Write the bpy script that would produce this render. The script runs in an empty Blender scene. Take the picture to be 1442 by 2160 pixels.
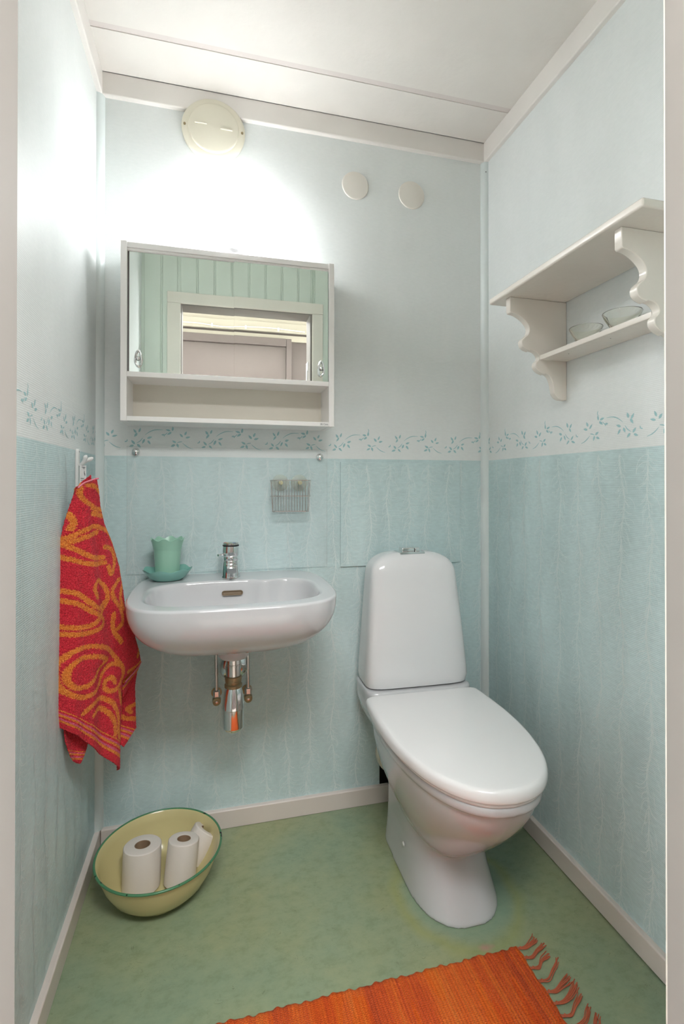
import bpy, bmesh, math, random
import numpy as np
from mathutils import Vector, Matrix
random.seed(4); np.random.seed(4)
PI = math.pi
S = bpy.context.scene
COL = S.collection

# ------------------------------------------------------------------ camera
cam_d = bpy.data.cameras.new('camera'); cam = bpy.data.objects.new('camera', cam_d); COL.objects.link(cam)
S.camera = cam
YAW, PITCH, ROLL = 0.25186, 0.00467, 0.00044
f_ = Vector((math.sin(YAW)*math.cos(PITCH), math.cos(YAW)*math.cos(PITCH), math.sin(PITCH)))
r0 = Vector((math.cos(YAW), -math.sin(YAW), 0)); u0 = r0.cross(f_)
r_ = r0*math.cos(ROLL) + u0*math.sin(ROLL); u_ = u0*math.cos(ROLL) - r0*math.sin(ROLL)
cam.matrix_world = Matrix(((r_.x, u_.x, -f_.x, 0.33009), (r_.y, u_.y, -f_.y, -1.6), (r_.z, u_.z, -f_.z, 1.06097), (0, 0, 0, 1)))
cam_d.sensor_fit = 'HORIZONTAL'; cam_d.sensor_width = 36
cam_d.lens = 1055.255/1442*36
cam_d.shift_y = -(1080-1016.88)/1442
cam_d.clip_start = 0.02

# ------------------------------------------------------------------ light and exposure
S.view_settings.view_transform = 'Standard'; S.view_settings.look = 'None'
S.view_settings.gamma = 1; S.view_settings.use_curve_mapping = False
S.view_settings.exposure = 1.45
W_ = bpy.data.worlds.new('world'); S.world = W_; W_.use_nodes = True
W_.node_tree.nodes['Background'].inputs[0].default_value = (0.97, 0.97, 0.985, 1)   # added soft fill, let in through the open ends of the hall
W_.node_tree.nodes['Background'].inputs[1].default_value = 6.6
GLOBE_STRENGTH = 10.2
def area(name, loc, size, power, color, rot=(0, 0, 0)):
    l = bpy.data.lights.new(name, 'AREA'); l.shape = 'RECTANGLE'; l.size, l.size_y = size; l.energy = power; l.color = color
    o = bpy.data.objects.new(name, l); o.location = loc; o.rotation_euler = rot; COL.objects.link(o); return o
area('hall_ceiling_light', (0.50, -1.98, 2.37), (1.0, 0.45), 14.2, (0.985, 0.98, 0.98), (0.6, 0, 0))  # added fill from behind the camera, brightens the lower walls and fixtures

# ------------------------------------------------------------------ materials
def nt(m): return m.node_tree.nodes, m.node_tree.links
def mat(name, col, rough=.5, metal=0., **kw):
    m = bpy.data.materials.new(name); m.use_nodes = True
    b = m.node_tree.nodes['Principled BSDF']
    b.inputs['Base Color'].default_value = (*col, 1); b.inputs['Roughness'].default_value = rough; b.inputs['Metallic'].default_value = metal
    for k, v in kw.items(): b.inputs[k.replace('_', ' ')].default_value = v
    return m
def noise(m, scale, detail=3, vec=None, rough=.5):
    N, L = nt(m); n = N.new('ShaderNodeTexNoise'); n.inputs['Scale'].default_value = scale; n.inputs['Detail'].default_value = detail
    n.inputs['Roughness'].default_value = rough
    if vec is not None: L.new(vec, n.inputs['Vector'])
    return n.outputs['Fac']
def pos(m, scale=(1, 1, 1)):
    N, L = nt(m); g = N.new('ShaderNodeNewGeometry'); k = N.new('ShaderNodeMapping'); k.inputs['Scale'].default_value = scale
    L.new(g.outputs['Position'], k.inputs['Vector']); return k.outputs['Vector']
def ramp(m, fac, stops, interp='LINEAR'):
    N, L = nt(m); r = N.new('ShaderNodeValToRGB'); r.color_ramp.interpolation = interp
    e = r.color_ramp.elements
    while len(e) < len(stops): e.new(.5)
    for i, (p, c) in enumerate(stops): e[i].position = p; e[i].color = (*c, 1) if len(c) == 3 else c
    L.new(fac, r.inputs['Fac']); return r.outputs['Color']
def mth(m, op, a, b=None, clamp=False):
    N, L = nt(m); n = N.new('ShaderNodeMath'); n.operation = op; n.use_clamp = clamp
    for i, v in enumerate((a, b)):
        if v is None: continue
        if isinstance(v, (int, float)): n.inputs[i].default_value = v
        else: L.new(v, n.inputs[i])
    return n.outputs[0]
def mixc(m, fac, a, b):
    N, L = nt(m); n = N.new('ShaderNodeMix'); n.data_type = 'RGBA'
    for s, v in ((0, fac), (6, a), (7, b)):
        if isinstance(v, (int, float)): n.inputs[s].default_value = v
        elif isinstance(v, tuple): n.inputs[s].default_value = (*v, 1)
        else: L.new(v, n.inputs[s])
    return n.outputs[2]
def setc(m, c): nt(m)[1].new(c, m.node_tree.nodes['Principled BSDF'].inputs['Base Color'])
def bump(m, h, strength=.3, dist=.001):
    N, L = nt(m); b = N.new('ShaderNodeBump'); b.inputs['Strength'].default_value = strength; b.inputs['Distance'].default_value = dist
    L.new(h, b.inputs['Height']); L.new(b.outputs['Normal'], m.node_tree.nodes['Principled BSDF'].inputs['Normal'])
def paint(name, c, rough=.45, b=.15, var=.03):
    m = mat(name, c, rough); n = noise(m, 6, 4, pos(m))
    setc(m, ramp(m, n, [(.3, tuple(x*(1-var) for x in c)), (.7, tuple(min(1, x*(1+var)) for x in c))]))
    bump(m, noise(m, 60, 3, pos(m)), b, .0015); return m

def wallpaper(name, c, lower=False, k=1.0):
    m = mat(name, c, .42)
    N, L = nt(m)
    g = N.new('ShaderNodeNewGeometry'); s = N.new('ShaderNodeSeparateXYZ'); L.new(g.outputs['Position'], s.inputs[0])
    h = mth(m, 'ADD', s.outputs[0], s.outputs[1]); z = s.outputs[2]
    blotch = noise(m, 1.0, 4, pos(m, (9, 9, 2.5)))
    fine = noise(m, 1.0, 3, pos(m, (60, 60, 160)))
    v = .10 if lower else .025
    f = mth(m, 'ADD', mth(m, 'MULTIPLY', blotch, .6), mth(m, 'MULTIPLY', fine, .4))
    setc(m, ramp(m, f, [(.36, tuple(x*(1-v) for x in c)), (.64, tuple(min(1, x*(1+v*(1.3 if i == 0 else 1))) for i, x in enumerate(c)))]))
    # embossed grain: fine horizontal ribs broken by a diagonal weave
    rib = mth(m, 'SINE', mth(m, 'MULTIPLY', z, 2*PI/.0042))
    d1 = mth(m, 'SINE', mth(m, 'MULTIPLY', mth(m, 'ADD', h, mth(m, 'MULTIPLY', z, .6)), 2*PI/.0052))
    e = mth(m, 'ADD', mth(m, 'MULTIPLY', rib, .5 if lower else .4), mth(m, 'MULTIPLY', mth(m, 'MULTIPLY', rib, d1), .35))
    e = mth(m, 'ADD', e, mth(m, 'MULTIPLY', fine, .9))
    bump(m, e, .38*k, .0006)
    return m

UP = (.80, .845, .835); LO = (.56, .72, .725)
M = {}
M['paper_up'] = wallpaper('pale_blue_ribbed_wallpaper', UP)
M['paper_low'] = wallpaper('turquoise_ribbed_wallpaper', LO, True)
M['leaf'] = mat('teal_leaf_print', (.36, .595, .615), .5)
M['swag'] = mat('pale_swag_print', (.72, .825, .82), .5)
M['trim'] = paint('cream_white_trim_paint', (.83, .80, .76), .35)
M['base'] = paint('cream_white_skirting_paint', (.73, .66, .61), .4)
M['strip'] = paint('pale_blue_corner_strip', (.72, .79, .78), .35, .05)
M['ceil'] = paint('off_white_ceiling_paint', (.80, .775, .73), .6, .5)
M['joint'] = paint('pinkish_joint_strip', (.72, .67, .64), .6)
M['dark'] = mat('dark_gap', (.02, .018, .015), .8)
M['board'] = paint('pale_green_board_paint', (.68, .76, .67), .4)
M['frame'] = paint('cream_door_frame_paint', (.80, .77, .68), .3, .05)
M['reveal'] = paint('dimmed_door_reveal_paint', (.25, .232, .213), .6, .05); M['reveal'].node_tree.nodes['Principled BSDF'].inputs['Specular IOR Level'].default_value = .12  # frame paint darkened on the jambs to offset the strong hall fill
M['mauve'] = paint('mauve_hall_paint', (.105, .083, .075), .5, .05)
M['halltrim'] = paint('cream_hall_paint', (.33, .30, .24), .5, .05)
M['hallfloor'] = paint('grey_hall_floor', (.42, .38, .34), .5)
M['cab'] = mat('white_cabinet_laminate', (.93, .915, .89), .3)
M['cabin'] = mat('ivory_cabinet_inside', (.82, .78, .68), .4)
M['mirror'] = mat('silvered_mirror', (.90, .94, .915), .0, 1.)
M['chrome'] = mat('chrome', (.80, .80, .80), .08, 1.)
M['dullchrome'] = mat('worn_chrome', (.62, .60, .57), .22, 1.)
M['brass'] = mat('tarnished_brass', (.36, .29, .17), .45, .8)
M['steelwire'] = mat('steel_wire', (.62, .60, .58), .25, 1.)
M['porc'] = mat('shaded_white_porcelain', (.56, .57, .58), .07, Coat_Weight=.3, Coat_Roughness=.03)  # porcelain colour darkened to stand in for weaker light on basin and bowl
M['cist'] = mat('white_glazed_cistern', (.73, .74, .745), .10, Coat_Weight=.3, Coat_Roughness=.03)  # same porcelain as the bowl, kept lighter to stand in for stronger light
M['seat'] = mat('white_toilet_lid_plastic', (.83, .83, .825), .13)
M['plastic'] = mat('white_plastic', (.82, .82, .80), .3)
M['cream'] = mat('cream_plastic', (.79, .76, .63), .4)
M['creamdisc'] = mat('cream_white_cover_plastic', (.80, .775, .71), .45)
M['shelf'] = paint('cream_gloss_shelf_paint', (.83, .79, .72), .25, .3)
M['enamel'] = paint('yellow_enamel', (.62, .55, .28), .15, .05, .05)
M['rim'] = mat('green_enamel_rim', (.07, .22, .11), .2)
M['paper'] = mat('toilet_paper', (.78, .725, .665), .9)
M['card'] = mat('brown_cardboard', (.30, .20, .12), .9)
M['mint'] = mat('mint_glazed_ceramic', (.33, .58, .45), .3)
M['aqua'] = mat('aqua_glazed_ceramic', (.25, .53, .46), .2)
M['black'] = mat('black_rubber', (.01, .01, .012), .4)
M['acrylic'] = mat('clear_acrylic', (.9, .95, .95), .05, Alpha=.07)
M['acryledge'] = mat('clear_acrylic_edge', (.42, .48, .47), .2, Alpha=.55)
M['glass'] = mat('clear_pressed_glass', (.98, .98, .93), .02, Transmission_Weight=1.0, IOR=1.36)
M['cup'] = mat('yellowed_suction_rubber', (.72, .78, .66), .2, Alpha=.28)
M['knob'] = mat('yellowed_knob_plastic', (.62, .58, .36), .4)
M['clearcap'] = mat('clear_smoky_plastic', (.85, .87, .86), .05, Transmission_Weight=.85, IOR=1.4)
M['red'] = mat('red_mark', (.7, .03, .04), .4); M['yellow'] = mat('yellow_mark', (.75, .6, .05), .4)
M['green'] = mat('green_mark', (.04, .35, .12), .4); M['blue'] = mat('blue_mark', (.04, .15, .5), .4)
M['ink'] = mat('grey_print_ink', (.16, .15, .15), .6)
M['fringe'] = mat('rust_cotton_thread', (.50, .125, .06), .9)
M['selvedge'] = mat('pink_selvedge', (.75, .22, .28), .9)
M['brownhole'] = mat('brown_stained_overflow', (.16, .11, .06), .5)
gl = mat('opal_glass_lit', (.9, .9, .9), .2); b = gl.node_tree.nodes['Principled BSDF']
b.inputs['Emission Color'].default_value = (.985, .985, 1, 1); M['globe'] = gl
N, L = nt(gl); g_ = N.new('ShaderNodeTexCoord'); s_ = N.new('ShaderNodeSeparateXYZ'); L.new(g_.outputs['Generated'], s_.inputs[0])
hot = N.new('ShaderNodeMapRange'); hot.inputs[1].default_value = .12; hot.inputs[2].default_value = .52; hot.inputs[3].default_value = GLOBE_STRENGTH*1.7; hot.inputs[4].default_value = GLOBE_STRENGTH*.40
L.new(s_.outputs[2], hot.inputs[0]); L.new(hot.outputs[0], b.inputs['Emission Strength'])      # the bulb sits low in the globe
hl = mat('hall_lamp_glass_lit', (.9, .9, .9), .2); b = hl.node_tree.nodes['Principled BSDF']
b.inputs['Emission Color'].default_value = (1, .95, .9, 1); b.inputs['Emission Strength'].default_value = 2; M['filllamp'] = hl  # glow of the lamp added in the hall

# green mottled linoleum
m = mat('green_linoleum', (.2, .3, .15), .32)
a = noise(m, 3.2, 5, pos(m)); bb = noise(m, 1.0, 6, pos(m, (28, 40, 30)), .7)
c1 = ramp(m, a, [(.35, (.255, .345, .235)), (.5, (.295, .360, .225)), (.65, (.325, .365, .205))])
c2 = ramp(m, bb, [(.35, (.72, .78, .72)), (.5, (1, 1, 1)), (.68, (1.22, 1.15, 1.1))])
N, L = nt(m); mx = N.new('ShaderNodeMix'); mx.data_type = 'RGBA'; mx.blend_type = 'MULTIPLY'; mx.inputs[0].default_value = .55
L.new(c1, mx.inputs[6]); L.new(c2, mx.inputs[7])
# the fine dark threads of marbled linoleum
w = N.new('ShaderNodeTexNoise'); w.inputs['Scale'].default_value = 22; w.inputs['Detail'].default_value = 2; w.inputs['Distortion'].default_value = 1.6
L.new(pos(m, (1, 1.6, 1)), w.inputs['Vector'])
th = mth(m, 'ABSOLUTE', mth(m, 'SUBTRACT', w.outputs['Fac'], .5))
th = mth(m, 'MULTIPLY', mth(m, 'LESS_THAN', th, .0035), mth(m, 'GREATER_THAN', noise(m, 14, 2, pos(m)), .53))
col = mixc(m, mth(m, 'MULTIPLY', th, .35), mx.outputs[2], (.08, .12, .06))
# yellow and bluish worn ring stain around the foot of the toilet, pink spot in front
g = N.new('ShaderNodeNewGeometry'); sp = N.new('ShaderNodeSeparateXYZ'); L.new(g.outputs['Position'], sp.inputs[0])
def dist2(cx, cy, sx, sy):
    dx = mth(m, 'DIVIDE', mth(m, 'SUBTRACT', sp.outputs[0], cx), sx); dy = mth(m, 'DIVIDE', mth(m, 'SUBTRACT', sp.outputs[1], cy), sy)
    return mth(m, 'SQRT', mth(m, 'ADD', mth(m, 'MULTIPLY', dx, dx), mth(m, 'MULTIPLY', dy, dy)))
rd = mth(m, 'ADD', dist2(.945, -.40, .155, .175), mth(m, 'MULTIPLY', mth(m, 'SUBTRACT', noise(m, 9, 3, pos(m)), .5), .25))
ring = ramp(m, mth(m, 'MULTIPLY', rd, .5), [(.0, (0, 0, 0)), (.42, (0, 0, 0)), (.50, (1, 1, 1)), (.58, (0, 0, 0))])
col = mixc(m, mth(m, 'MULTIPLY', ring, .38), col, (.36, .38, .10))
ring2 = ramp(m, mth(m, 'MULTIPLY', rd, .5), [(.38, (1, 1, 1)), (.47, (0, 0, 0))])
col = mixc(m, mth(m, 'MULTIPLY', ring2, .4), col, (.22, .37, .29))
pk = mth(m, 'SUBTRACT', 1, mth(m, 'ADD', dist2(.938, -.568, .022, .012), mth(m, 'MULTIPLY', mth(m, 'SUBTRACT', noise(m, 60, 3, pos(m)), .5), 1.2)), True)
col = mixc(m, mth(m, 'MULTIPLY', pk, .6), col, (.6, .22, .25))
setc(m, col); bump(m, noise(m, 90, 3, pos(m)), .15, .001); M['floor'] = m

# terry towel: the paisley and hem stripes live in a colour attribute on the cloth
m = mat('red_orange_terry', (.6, .02, .04), .95, Sheen_Weight=.08, Sheen_Roughness=.5)
N, L = nt(m); va = N.new('ShaderNodeVertexColor'); va.layer_name = 'print'
nz = noise(m, 420, 2, pos(m)); sc = N.new('ShaderNodeSeparateColor'); L.new(va.outputs['Color'], sc.inputs[0])
o1 = mth(m, 'ADD', sc.outputs[0], mth(m, 'MULTIPLY', mth(m, 'SUBTRACT', nz, .5), 1.9))
o1 = mth(m, 'MULTIPLY', mth(m, 'SUBTRACT', o1, .36), 3.2, True)
red = ramp(m, nz, [(.35, (.56, .008, .022)), (.65, (.86, .035, .065))]); org = ramp(m, nz, [(.35, (.78, .15, .012)), (.65, (.98, .36, .06))])
c = mixc(m, o1, red, org); c = mixc(m, sc.outputs[1], c, (.82, .13, .26)); c = mixc(m, sc.outputs[2], c, (.74, .025, .045)); setc(m, c)
bump(m, noise(m, 330, 3, pos(m)), 1.0, .006); M['towel'] = m

# woven rag rug
m = mat('orange_rag_weave', (.7, .12, .02), .9); N, L = nt(m)
g = N.new('ShaderNodeNewGeometry'); sp = N.new('ShaderNodeSeparateXYZ'); L.new(g.outputs['Position'], sp.inputs[0])
band = noise(m, 1.0, 3, pos(m, (26, .6, 1)), .7); fine = noise(m, 1.0, 2, pos(m, (170, 10, 1)))
f = mth(m, 'ADD', mth(m, 'MULTIPLY', band, .75), mth(m, 'MULTIPLY', fine, .25))
c = ramp(m, f, [(.34, (.52, .055, .004)), (.46, (.68, .08, .004)), (.55, (.78, .125, .005)), (.66, (.78, .17, .015))])
wv = mth(m, 'MULTIPLY', mth(m, 'SINE', mth(m, 'MULTIPLY', sp.outputs[0], 2*PI/.0075)), mth(m, 'SINE', mth(m, 'MULTIPLY', sp.outputs[1], 2*PI/.0045)))
dots = mth(m, 'MULTIPLY', mth(m, 'GREATER_THAN', wv, .45), mth(m, 'GREATER_THAN', noise(m, 1.0, 2, pos(m, (14, 3, 1))), .47))
c = mixc(m, mth(m, 'MULTIPLY', dots, .45), c, (.48, .16, .09)); setc(m, c)
bump(m, mth(m, 'ADD', mth(m, 'SINE', mth(m, 'MULTIPLY', sp.outputs[0], 2*PI/.0075)), mth(m, 'MULTIPLY', wv, .6)), .8, .0012); M['rug'] = m
# chipped green rim
m = M['rim']; v = noise(m, 1.0, 2, pos(m, (60, 60, 60)))
setc(m, ramp(m, v, [(.655, (.075, .235, .115)), (.67, (.008, .012, .008))]))

# ------------------------------------------------------------------ mesh helpers
def mesh(name, V, F, mt, parent=None, smooth=True, angle=35, mids=None):
    me = bpy.data.meshes.new(name)
    off = np.zeros(3); p = parent
    while p is not None: off += np.array(p.location); p = p.parent
    V = np.asarray(V, float) - off
    me.from_pydata([tuple(map(float, v)) for v in V], [], [tuple(int(i) for i in f) for f in F])
    for q in (mt if isinstance(mt, (list, tuple)) else [mt]): me.materials.append(M[q])
    if mids is not None: me.polygons.foreach_set('material_index', np.asarray(mids, np.int32))
    bm = bmesh.new(); bm.from_mesh(me); bmesh.ops.recalc_face_normals(bm, faces=bm.faces); bm.to_mesh(me); bm.free()
    if smooth:
        me.polygons.foreach_set('use_smooth', [True]*len(me.polygons)); me.set_sharp_from_angle(angle=math.radians(angle))
    o = bpy.data.objects.new(name, me); COL.objects.link(o)
    if smooth and len(me.vertices) < 20000 and name not in ('bowl', 'bracket', 'back_plate'):
        wn = o.modifiers.new('even_shading', 'WEIGHTED_NORMAL'); wn.keep_sharp = True; wn.weight = 80
    if parent is not None: o.parent = parent
    return o
class MB:
    def __init__(s): s.V = []; s.F = []; s.m = []
    def add(s, V, F, mi=0):
        n = len(s.V); s.V += [tuple(v) for v in V]; s.F += [tuple(i+n for i in f) for f in F]; s.m += [mi]*len(F); return s
    def box(s, x0, x1, y0, y1, z0, z1, bev=0, mi=0, seg=2):
        bm = bmesh.new(); bmesh.ops.create_cube(bm, size=1)
        for v in bm.verts: v.co = Vector(((x0+x1)/2+v.co.x*(x1-x0), (y0+y1)/2+v.co.y*(y1-y0), (z0+z1)/2+v.co.z*(z1-z0)))
        if bev: bmesh.ops.bevel(bm, geom=bm.edges[:], offset=bev, segments=seg, profile=.5, affect='EDGES')
        bm.verts.index_update(); s.add([v.co[:] for v in bm.verts], [[v.index for v in f.verts] for f in bm.faces], mi); bm.free(); return s
    def loft(s, rings, cap0=True, cap1=True, closed=True, mi=0):
        n = len(rings[0]); V = [p for r in rings for p in r]; F = []
        for i in range(len(rings)-1):
            for j in range(n if closed else n-1):
                k = (j+1) % n; F.append((i*n+j, i*n+k, (i+1)*n+k, (i+1)*n+j))
        if cap0: F.append(tuple(range(n))[::-1])
        if cap1: F.append(tuple((len(rings)-1)*n+j for j in range(n)))
        return s.add(V, F, mi)
    def lathe(s, prof, c, n=48, axis='z', mi=0, cap0=False, cap1=False, frame=None):
        rings = []
        for r, h in prof:
            R = []
            for j in range(n):
                a = 2*PI*j/n; x, y = r*math.cos(a), r*math.sin(a)
                p = (x, y, h) if axis == 'z' else ((h, x, y) if axis == 'x' else (x, h, y))
                if frame is not None: p = tuple(frame @ Vector(p))
                R.append((c[0]+p[0], c[1]+p[1], c[2]+p[2]))
            rings.append(R)
        return s.loft(rings, cap0, cap1, True, mi)
    def tube(s, pts, r, n=8, mi=0, caps=True):
        P = [Vector(p) for p in pts]; rr = r if isinstance(r, (list, tuple)) else [r]*len(P)
        T = [(P[min(i+1, len(P)-1)]-P[max(i-1, 0)]).normalized() for i in range(len(P))]
        N = T[0].orthogonal().normalized(); rings = []
        for i, p in enumerate(P):
            N = (N-T[i]*N.dot(T[i])).normalized(); B = T[i].cross(N)
            rings.append([tuple(p+(N*math.cos(2*PI*j/n)+B*math.sin(2*PI*j/n))*rr[i]) for j in range(n)])
        return s.loft(rings, caps, caps, True, mi)
    def prism(s, poly, ax, a, b, mi=0):     # polygon in the two other axes, extruded along ax from a to b
        def P(u, v, w): return {0: (w, u, v), 1: (u, w, v), 2: (u, v, w)}[ax]
        return s.loft([[P(u, v, a) for u, v in poly], [P(u, v, b) for u, v in poly]], mi=mi)
    def build(s, name, mt, parent=None, smooth=True, angle=35): return mesh(name, s.V, s.F, mt, parent, smooth, angle, s.m)
def bez(pts, n=8):      # Catmull-Rom through points
    P = [np.array(p, float) for p in pts]; P = [2*P[0]-P[1]]+P+[2*P[-1]-P[-2]]; out = []
    for i in range(1, len(P)-2):
        for k in range(n):
            t = k/n; out.append(.5*((2*P[i])+(P[i+1]-P[i-1])*t+(2*P[i-1]-5*P[i]+4*P[i+1]-P[i+2])*t*t+(3*P[i]-P[i-1]-3*P[i+1]+P[i+2])*t**3))
    out.append(P[-2]); return [tuple(p) for p in out]
def thing(name, label, cat, loc, group=None):
    o = bpy.data.objects.new(name, None); COL.objects.link(o); o.location = loc; o.empty_display_size = .05
    tag(o, label, cat, group); return o
def tag(o, label, cat, group=None):
    o['label'] = label; o['category'] = cat
    if group: o['group'] = group
    return o
def struct(o, label=None):
    o['kind'] = 'structure'
    if label: o['label'] = label; o['category'] = o.name.split('_')[0]
    return o
def sup(n_, a, hx, hy, cx, cy):     # superellipse point
    c, s = math.cos(a), math.sin(a)
    return (cx+hx*math.copysign(abs(c)**(2/n_), c), cy+hy*math.copysign(abs(s)**(2/n_), s))
def txt(body, size, loc, rot, name, mt, parent, ext=.0003):
    c = bpy.data.curves.new(name, 'FONT'); c.body = body; c.size = size; c.extrude = ext
    t = bpy.data.objects.new(name+'_tmp', c); COL.objects.link(t); t.location = loc; t.rotation_euler = rot
    bpy.context.view_layer.update(); dg = bpy.context.evaluated_depsgraph_get()
    me = bpy.data.meshes.new_from_object(t.evaluated_get(dg)); me.transform(t.matrix_world); bpy.data.objects.remove(t)
    V = [v.co[:] for v in me.vertices]; F = [p.vertices[:] for p in me.polygons]
    bpy.data.meshes.remove(me); return mesh(name, V, F, mt, parent, smooth=False)

# ------------------------------------------------------------------ room shell
W, H, ZD, HB, HT, YF = 1.2707, 2.2685, 1.1455, .0555, 2.2026, -1.16
WT = .08
def leaf_shape(cx, cz, ang, ln, wd):
    P = []
    for k in range(10):
        t = k/9 if k < 5 else 0
    up = [(t, math.sin(PI*t**.8)*wd/2) for t in (0, .2, .4, .6, .8, 1)]; dn = [(t, -math.sin(PI*t**.8)*wd/2) for t in (.8, .6, .4, .2)]
    c, s = math.cos(ang), math.sin(ang)
    for t, w_ in up+dn:
        x = (t-.5)*ln; P.append((cx+c*x-s*w_, cz+s*x+c*w_))
    return P
LEAF = [(347,152,125),(392,140,70),(355,190,235),(660,135,165),(705,120,80),(672,168,215),(607,180,195),(622,186,100),(787,185,130),(830,162,65),(852,203,15),
        (718,250,150),(707,290,205),(752,290,290),(485,213,20),(427,253,245),(480,262,305),(955,256,20),(965,246,80),(1020,262,130),(1005,300,200),(1075,298,315)]
VINE = [[(440,190),(475,162),(520,140),(560,132),(612,133)], [(745,262),(770,252),(795,248)], [(800,262),(825,285),(860,308),(905,322)], [(1050,272),(1085,250),(1110,218)], [(700,105),(712,85),(705,62)], [(600,190),(630,182),(655,160)]]
U = .00030; PER = 690*U
def border(put, h0, h1, ph):
    """leaf border print along a wall; put(h, z) -> 3D point"""
    polys = []
    k0 = int((h0-ph)/PER)-2; k1 = int((h1-ph)/PER)+2
    for k in range(k0, k1):
        o = ph+k*PER
        for i, (x, y, a) in enumerate(LEAF):
            small = (x, y) in ((607,180),(622,186),(955,256),(965,246))
            ln, wd = ((.0085, .0032) if small else (.0150, .0066))
            P = leaf_shape(o+(x-330)*U, ZD+(400-y)*U, math.radians(a), ln*random.uniform(.9, 1.1), wd*random.uniform(.85, 1.1))
            if all(h0 < p[0] < h1 for p in P): polys.append(P)
        for v in VINE:
            q = bez([(o+(x-330)*U, ZD+(400-y)*U) for x, y in v], 4)
            n = len(q)
            for i in range(n-1):
                a, b_ = np.array(q[i]), np.array(q[i+1]); d = b_-a; nn = np.array([-d[1], d[0]])/max(1e-9, np.hypot(*d))
                w0 = .0010*math.sin(PI*(i+.3)/(n+.3))+.0002; w1 = .0010*math.sin(PI*(i+1.3)/(n+.3))+.0002
                P = [tuple(a+nn*w0), tuple(b_+nn*w1), tuple(b_-nn*w1), tuple(a-nn*w0)]
                if all(h0 < p[0] < h1 for p in P): polys.append(P)
    return [[put(*p) for p in P] for P in polys]
def swags(put, h0, h1, rnd):
    """embossed pale garland print of the lower paper: thin strokes hanging off wavy stems"""
    out = []
    def stroke(q, w):
        n = len(q)
        for i in range(n-1):
            a, b_ = np.array(q[i]), np.array(q[i+1]); d = b_-a; nn = np.array([-d[1], d[0]])/max(1e-9, np.hypot(*d))
            P = [tuple(a+nn*w), tuple(b_+nn*w), tuple(b_-nn*w), tuple(a-nn*w)]
            if all(h0 < p[0] < h1 and HB < p[1] < ZD-.002 for p in P): out.append([put(*p) for p in P])
    h = h0+.02; ci = 0
    while h < h1+.04:
        ph = rnd.uniform(0, 6)
        stem = lambda z: h+.006*math.sin(z*17+ph)+.003*math.sin(z*41+ph*2)
        for sgn in (-1, 1):
            z = ZD
            while z > HB:
                L_ = rnd.uniform(.02, .12)
                stroke([(stem(z-L_*t)+sgn*(.0015+.001*math.sin(z*90)), z-L_*t) for t in np.linspace(0, 1, 8)], rnd.uniform(.00035, .0008))
                z -= L_+rnd.uniform(.0, .03)
            z = ZD-rnd.uniform(0, .02)
            while z > HB-.05:
                w_ = rnd.uniform(.008, .032)*(1.15 if int((ZD-z)/.11) % 2 == ci % 2 else .7); dz = rnd.uniform(.012, .045); x0 = stem(z)
                typ = rnd.random()
                if typ < .6: q = [(x0+sgn*w_*t**1.6, z-dz*(1-(1-t)**2)) for t in np.linspace(0, 1, 6)]
                else: q = [(x0+sgn*w_*math.sin(t*PI*.5), z-dz*t*t) for t in np.linspace(0, 1, 6)]
                stroke(q, rnd.uniform(.0003, .0006))
                z -= rnd.uniform(.004, .013)
        h += rnd.uniform(.066, .084); ci += 1
    return out
rnd = random.Random(7)
def wall(name, face, h0, h1, put, boxes, ph):
    mb = MB()
    for (bx, mi) in boxes: mb.box(*bx, mi=mi)
    if put:
        nx_ = {'wall_back': (0, -1, 0), 'wall_left': (1, 0, 0), 'wall_right': (-1, 0, 0)}[name]; cnt = 0
        lift = lambda P, k: [tuple(c_+n_*(.00003+(k*7 % 61)*5e-6) for c_, n_ in zip(q, nx_)) for q in P]     # printed strokes never share a plane
        for P in border(put, h0, h1, ph): cnt += 1; mb.add(lift(P, cnt), [range(len(P))], 2)
        for P in swags(put, h0, h1, rnd):
            if name == 'wall_back' and any(.868 < q[0] < 1.004 and q[2] < .264 for q in P): continue
            cnt += 1; mb.add(lift(P, cnt), [range(len(P))], 3)
    o = mb.build(name, ['paper_up', 'paper_low', 'leaf', 'swag'], smooth=False); struct(o); return o
e = .00035
wall('wall_back', 'y', 0, W, lambda h, z: (h, -e, z),
     [((-WT, W+WT, 0, WT, ZD, H+.1), 0), ((-WT, .872, 0, WT, -.05, ZD), 1), ((1.0, W+WT, 0, WT, -.05, ZD), 1), ((.872, 1.0, 0, WT, .26, ZD), 1)], .0985)
struct(MB().box(.86, 1.01, WT-.01, WT+.01, -.02, .28).build('wall_pipe_recess', 'dark', smooth=False))
wall('wall_left', 'x', YF, 0, lambda h, z: (e, h, z), [((-WT, 0, YF-.3, 0, ZD, H+.1), 0), ((-WT, 0, YF-.3, 0, -.05, ZD), 1)], -.06)
wall('wall_right', 'x', YF, 0, lambda h, z: (W-e, h, z), [((W, W+WT, YF-.3, 0, ZD, H+.1), 0), ((W, W+WT, YF-.3, 0, -.05, ZD), 1)], -.03)
struct(MB().box(-WT, W+WT, YF-.11, WT, -.05, 0).build('floor', 'floor', smooth=False))
# ceiling boards with a recessed joint, a narrow gap along the back cornice
mb = MB()
mb.box(-WT, W+WT, YF-.11, -.1830, H, H+.02).box(-WT, W+WT, -.1630, -.0168, H, H+.02).box(-WT, W+WT, -.1830, -.1630, H+.0022, H+.02)
mb.box(-WT, W+WT, -.03, WT, H+.02, H+.03, mi=1); mb.m[12:18] = [2]*6
struct(mb.build('ceiling', ['ceil', 'dark', 'joint'], smooth=False))
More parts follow.
